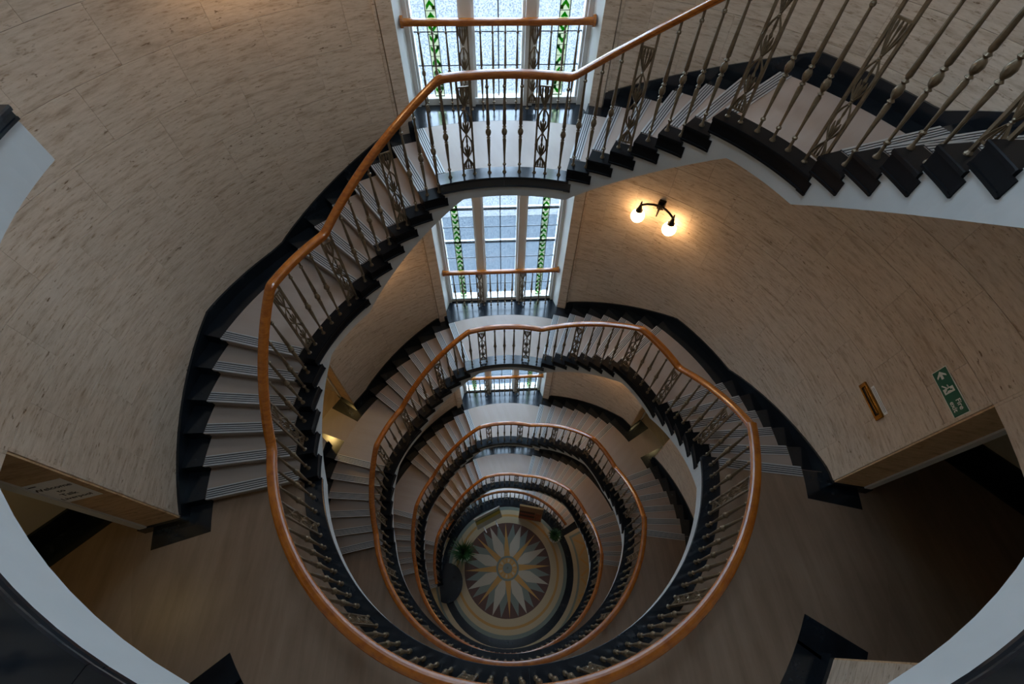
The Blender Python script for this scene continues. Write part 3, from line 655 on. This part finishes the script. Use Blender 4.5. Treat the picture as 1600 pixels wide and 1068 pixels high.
def added_warm_lamp(x, y, z, power, col, label):  # unseen fixtures, added to give the doorways their warm glow
    t = thing('added_warm_lamp', label, 'lamp', (x, y, z), 0)
    mb = MB(); mb.lathe([(0.11, 0.0), (0.12, -0.02), (0.10, -0.035)], 14); build(mb, 'shade', 'brass', t)
    l = bpy.data.lights.new('added_spot', 'SPOT'); l.energy = power; l.color = col; l.shadow_soft_size = 0.08; l.spot_size = rad(120); l.spot_blend = 0.6
    lo = bpy.data.objects.new('added_bulb', l); C.objects.link(lo); lo.parent = t; lo.location = (0, 0, -0.06)
added_warm_lamp(-5.0, -1.5, F[4]+2.6, 14, (1.0, 0.70, 0.25), 'unseen lamp added for warm light inside the left doorway of the upper landing')
added_warm_lamp(-4.5, 2.5, MEZ_L+2.6, 45, (1.0, 0.66, 0.22), 'unseen lamp added for warm light in the lobby behind the small left doorway')
added_warm_lamp(4.5, 2.5, MEZ_R+2.6, 12, (1.0, 0.80, 0.40), 'unseen lamp added for warm light in the lobby behind the small right doorway')

# ================================================================== SIGNS
def text_mesh(txt, size, m, align='CENTER'):
    cu = bpy.data.curves.new('lettering', 'FONT'); cu.body = txt; cu.size = size; cu.align_x = align; cu.align_y = 'CENTER'; cu.extrude = 0.0006; cu.offset = size*0.012
    o = bpy.data.objects.new('lettering', cu); me = bpy.data.meshes.new_from_object(o); bpy.data.objects.remove(o); bpy.data.curves.remove(cu)
    me.materials.clear(); me.materials.append(M[m]); me.name = 'lettering'; return me
def wall_text(parent, txt, size, m, x, y, z): 
    o = add('lettering', text_mesh(txt, size, m), parent, (x, y, z)); o.rotation_euler = (rad(90), 0, 0); return o
# fire exit sign on the curved right wall: local x = viewer's right when facing the wall, y = into the wall
t = thing('fire_exit_sign', 'green and white fire exit sign beside the right doorway', 'sign', P(RW-0.006, 98.2, F[4]+1.88), -rad(98.2))
hw, hh = 0.222, 0.078
mb = MB(); mb.box(-hw, hw, -0.004, 0.0, -hh, hh); build(mb, 'sign_plate', 'sign_white', t)
mb = MB(); mb.box(-hw+0.008, hw-0.008, -0.006, -0.003, -hh+0.008, hh-0.008); build(mb, 'green_field', 'sign_green', t)
def flat(poly, name, m, parent, y=-0.0075, th=0.002): mb = MB(); mb.hull([(x, y, z) for x, z in poly], [(x, y+th, z) for x, z in poly]); return build(mb, name, m, parent)
ax = -0.165
for q in ([(ax-0.005, 0.012), (ax-0.005, -0.012), (ax+0.040, -0.012), (ax+0.040, 0.012)], ): flat(q, 'arrow', 'sign_white', t)
flat([(ax-0.036, 0.0), (ax+0.008, 0.046), (ax+0.026, 0.046), (ax-0.008, 0.0)], 'arrow', 'sign_white', t); flat([(ax-0.036, 0.0), (ax-0.008, 0.0), (ax+0.026, -0.046), (ax+0.008, -0.046)], 'arrow', 'sign_white', t)
px = -0.035                                          # doorway and running figure
flat([(px-0.005, 0.05), (px-0.005, -0.05), (px+0.045, -0.05), (px+0.045, 0.05)], 'doorway', 'sign_white', t)
for q in ([(px+0.018, 0.034), (px+0.030, 0.034), (px+0.030, 0.022), (px+0.018, 0.022)], [(px+0.004, 0.018), (px+0.026, 0.022), (px+0.020, -0.012), (px+0.006, -0.010)], [(px+0.010, -0.008), (px+0.022, -0.010), (px+0.034, -0.030), (px+0.028, -0.034)]): flat(q, 'figure', 'sign_green', t, -0.009)
for q in ([(px-0.030, 0.012), (px-0.008, 0.016), (px-0.008, 0.006), (px-0.030, 0.004)], [(px-0.008, -0.004), (px-0.005, -0.018), (px-0.036, -0.046), (px-0.044, -0.038)]): flat(q, 'figure', 'sign_white', t, -0.009)
wall_text(t, 'Fire', 0.062, 'sign_white', 0.130, -0.0072, 0.030); wall_text(t, 'exit', 0.062, 'sign_white', 0.130, -0.0072, -0.030)
# brass letter slot with a paper label
t = thing('letter_slot', 'brass letter slot with dark opening on the right wall', 'letter slot', P(RW-0.004, 93.5, F[4]+1.08), -rad(93.5))
mb = MB(); mb.box(-0.205, 0.205, -0.022, 0.0, -0.048, -0.028); mb.box(-0.205, 0.205, -0.022, 0.0, 0.028, 0.048); mb.box(-0.205, -0.165, -0.022, 0.0, -0.03, 0.03); mb.box(0.165, 0.205, -0.022, 0.0, -0.03, 0.03); build(mb, 'brass_frame', 'brass', t)
mb = MB(); mb.box(-0.17, 0.17, -0.012, 0.0, -0.03, 0.03); build(mb, 'slot', 'dark_slot', t)
mb = MB(); mb.tube([(-0.15, -0.018, 0.012), (0.0, -0.022, 0.012), (0.15, -0.018, 0.012)], 0.006, 6); build(mb, 'flap_hinge', 'brass', t)
t = thing('paper_label', 'narrow white paper label above the brass letter slot', 'label', P(RW-0.004, 94.0, F[4]+1.165), -rad(94.0))
mb = MB(); mb.box(-0.16, 0.16, -0.002, 0.0, -0.024, 0.024); build(mb, 'paper', 'paper', t)
for zz in (0.009, -0.008): mb = MB(); mb.box(-0.14, 0.14, -0.003, -0.001, zz-0.002, zz+0.002); build(mb, 'printed_line', 'ink', t)
# welcome notice on the left jamb: faces across the doorway
zt = F[4]+1.38
a = rad(-102.25); rc = 3.99
t = thing('welcome_notice', 'white paper welcome notice taped inside the left doorway', 'notice', (rc*math.sin(a), rc*math.cos(a), zt))
# local x runs towards the well, y into the stone
t.rotation_euler = (0, 0, math.pi/2-a+math.pi)
mb = MB(); mb.box(-0.15, 0.15, -0.003, 0.0, -0.23, 0.23); build(mb, 'paper', 'paper', t)
for s_, zz, sz in (('Welcome', 0.10, 0.068), ('to', 0.015, 0.064), ('Talk', -0.07, 0.068), ('Liverpool', -0.155, 0.060)): wall_text(t, s_, sz, 'ink', 0.0, -0.0036, zz)
flat([(-0.108, 0.193), (-0.055, 0.193), (-0.055, 0.179), (-0.108, 0.179)], 'printed_mark', 'ink', t, -0.0045)
flat([(-0.138, 0.200), (-0.118, 0.200), (-0.118, 0.172), (-0.138, 0.172)], 'printed_mark', 'ink', t, -0.0045)

# ================================================================== GROUND FLOOR THINGS
def pot(mb, r, h): mb.lathe([(r*0.72, 0), (r*0.80, 0.02), (r, h-0.03), (r*1.05, h-0.02), (r*1.05, h), (r*0.93, h), (r*0.90, h-0.05), (0.01, h-0.05)], 18)
def plant(x, y, label, r, h, fh, n, spread, palm):
    t = thing('potted_plant', label, 'plant', (x, y, 0.012)); mb = MB(); pot(mb, r, h); build(mb, 'pot', 'pot_white', t, True)
    mb = MB(); mb.lathe([(r*0.9, h-0.055), (0.01, h-0.04)], 14); build(mb, 'soil', 'soil', t)
    mb = MB()
    for i in range(n):
        a = random.uniform(0, 2*math.pi); L = fh*random.uniform(0.7, 1.1); lean = spread*random.uniform(0.15, 1.0); w = (0.020 if palm else 0.035)*random.uniform(0.8, 1.3); mi = 1 if random.random() < 0.2 else 0
        prev = None; d = Vector((math.cos(a), math.sin(a), 0)); n_ = Vector((-d.y, d.x, 0))
        z0 = h-0.04+random.uniform(0, fh*0.35)*(0 if palm else 1)
        for j in range(6):
            u = j/5; c = d*(lean*u**1.4)+Vector((0, 0, z0+L*(u-0.55*(lean/spread)*u*u)*(1 if palm else 0.55))); ww = w*(0.4+1.6*u*(1-u)*2)*(1-u*0.9)
            cur = (tuple(c-n_*ww), tuple(c+n_*ww))
            if prev: mb.quad([prev[0], prev[1], cur[1], cur[0]], mi)
            prev = cur
    o = build(mb, 'foliage', ['leaf', 'leaf_light'], t); o['kind'] = 'stuff'
plant(-1.55, 0.50, 'large bushy palm in a white pot left of the star', 0.24, 0.34, 0.95, 260, 0.62, True)
plant(1.78, 0.92, 'smaller green plant in a pale pot right of the star', 0.21, 0.30, 0.55, 200, 0.30, False)
# display board with landscape poster on a stand
def framed(name, label, x0, y0, x1, y1, zb, zt, lean, cat):
    v = Vector((x1-x0, y1-y0, 0)); w = v.length; t = thing(name, label, cat, ((x0+x1)/2, (y0+y1)/2, 0.012), math.atan2(v.y, v.x)); t.rotation_euler = (lean, 0, math.atan2(v.y, v.x)); return t, w
t, w = framed('display_board', 'white display board with yellow field poster, left of the star top', -0.84, 1.30, -0.26, 1.56, 0, 1.2, -0.28, 'board')
hw = 0.50
mb = MB(); mb.box(-hw, hw, 0.0, 0.03, 0.28, 1.06); build(mb, 'board', 'poster_grey', t)
mb = MB(); mb.box(-hw-0.015, hw+0.015, -0.006, 0.036, 1.05, 1.085); build(mb, 'top_rail', 'white_paint', t)
mb = MB(); mb.box(-hw+0.02, hw-0.02, -0.004, 0.0, 0.62, 0.84); build(mb, 'poster_field', 'poster_yellow', t)
mb = MB(); mb.box(-hw+0.02, hw-0.02, -0.004, 0.0, 0.84, 0.93); build(mb, 'poster_trees', 'poster_green', t)
for s in (-1, 1): mb = MB(); mb.box(s*0.24-0.02, s*0.24+0.02, -0.12, 0.16, 0.0, 0.03); mb.box(s*0.24-0.014, s*0.24+0.014, 0.03, 0.05, 0.0, 0.30); build(mb, 'foot', 'white_paint', t)
t, w = framed('notice_board', 'red-brown wooden notice board leaning right of the star top', 0.50, 1.70, 1.34, 1.50, 0, 1.1, -0.22, 'board')
hw = w/2
mb = MB(); mb.box(-hw, hw, 0.0, 0.04, 0.0, 1.02); build(mb, 'board', 'board_wood', t)
for i, (za, zb_, mt) in enumerate(((0.08, 0.20, 'board_red'), (0.24, 0.34, 'board_dark'), (0.38, 0.48, 'board_red'), (0.52, 0.64, 'board_dark'))): mb = MB(); mb.box(-hw+0.02, hw*0.35, -0.012, 0.0, za, zb_); build(mb, 'slat', mt, t)
for i in range(3):
    for j in range(3): mb = MB(); mb.box(hw*0.42+i*0.075, hw*0.42+i*0.075+0.06, -0.012, 0.0, 0.10+j*0.19, 0.25+j*0.19); build(mb, 'panel', 'board_red', t)
mb = MB(); mb.box(-hw-0.01, hw+0.01, -0.015, 0.05, 1.0, 1.04); build(mb, 'top_rail', 'mosaic_tan', t)
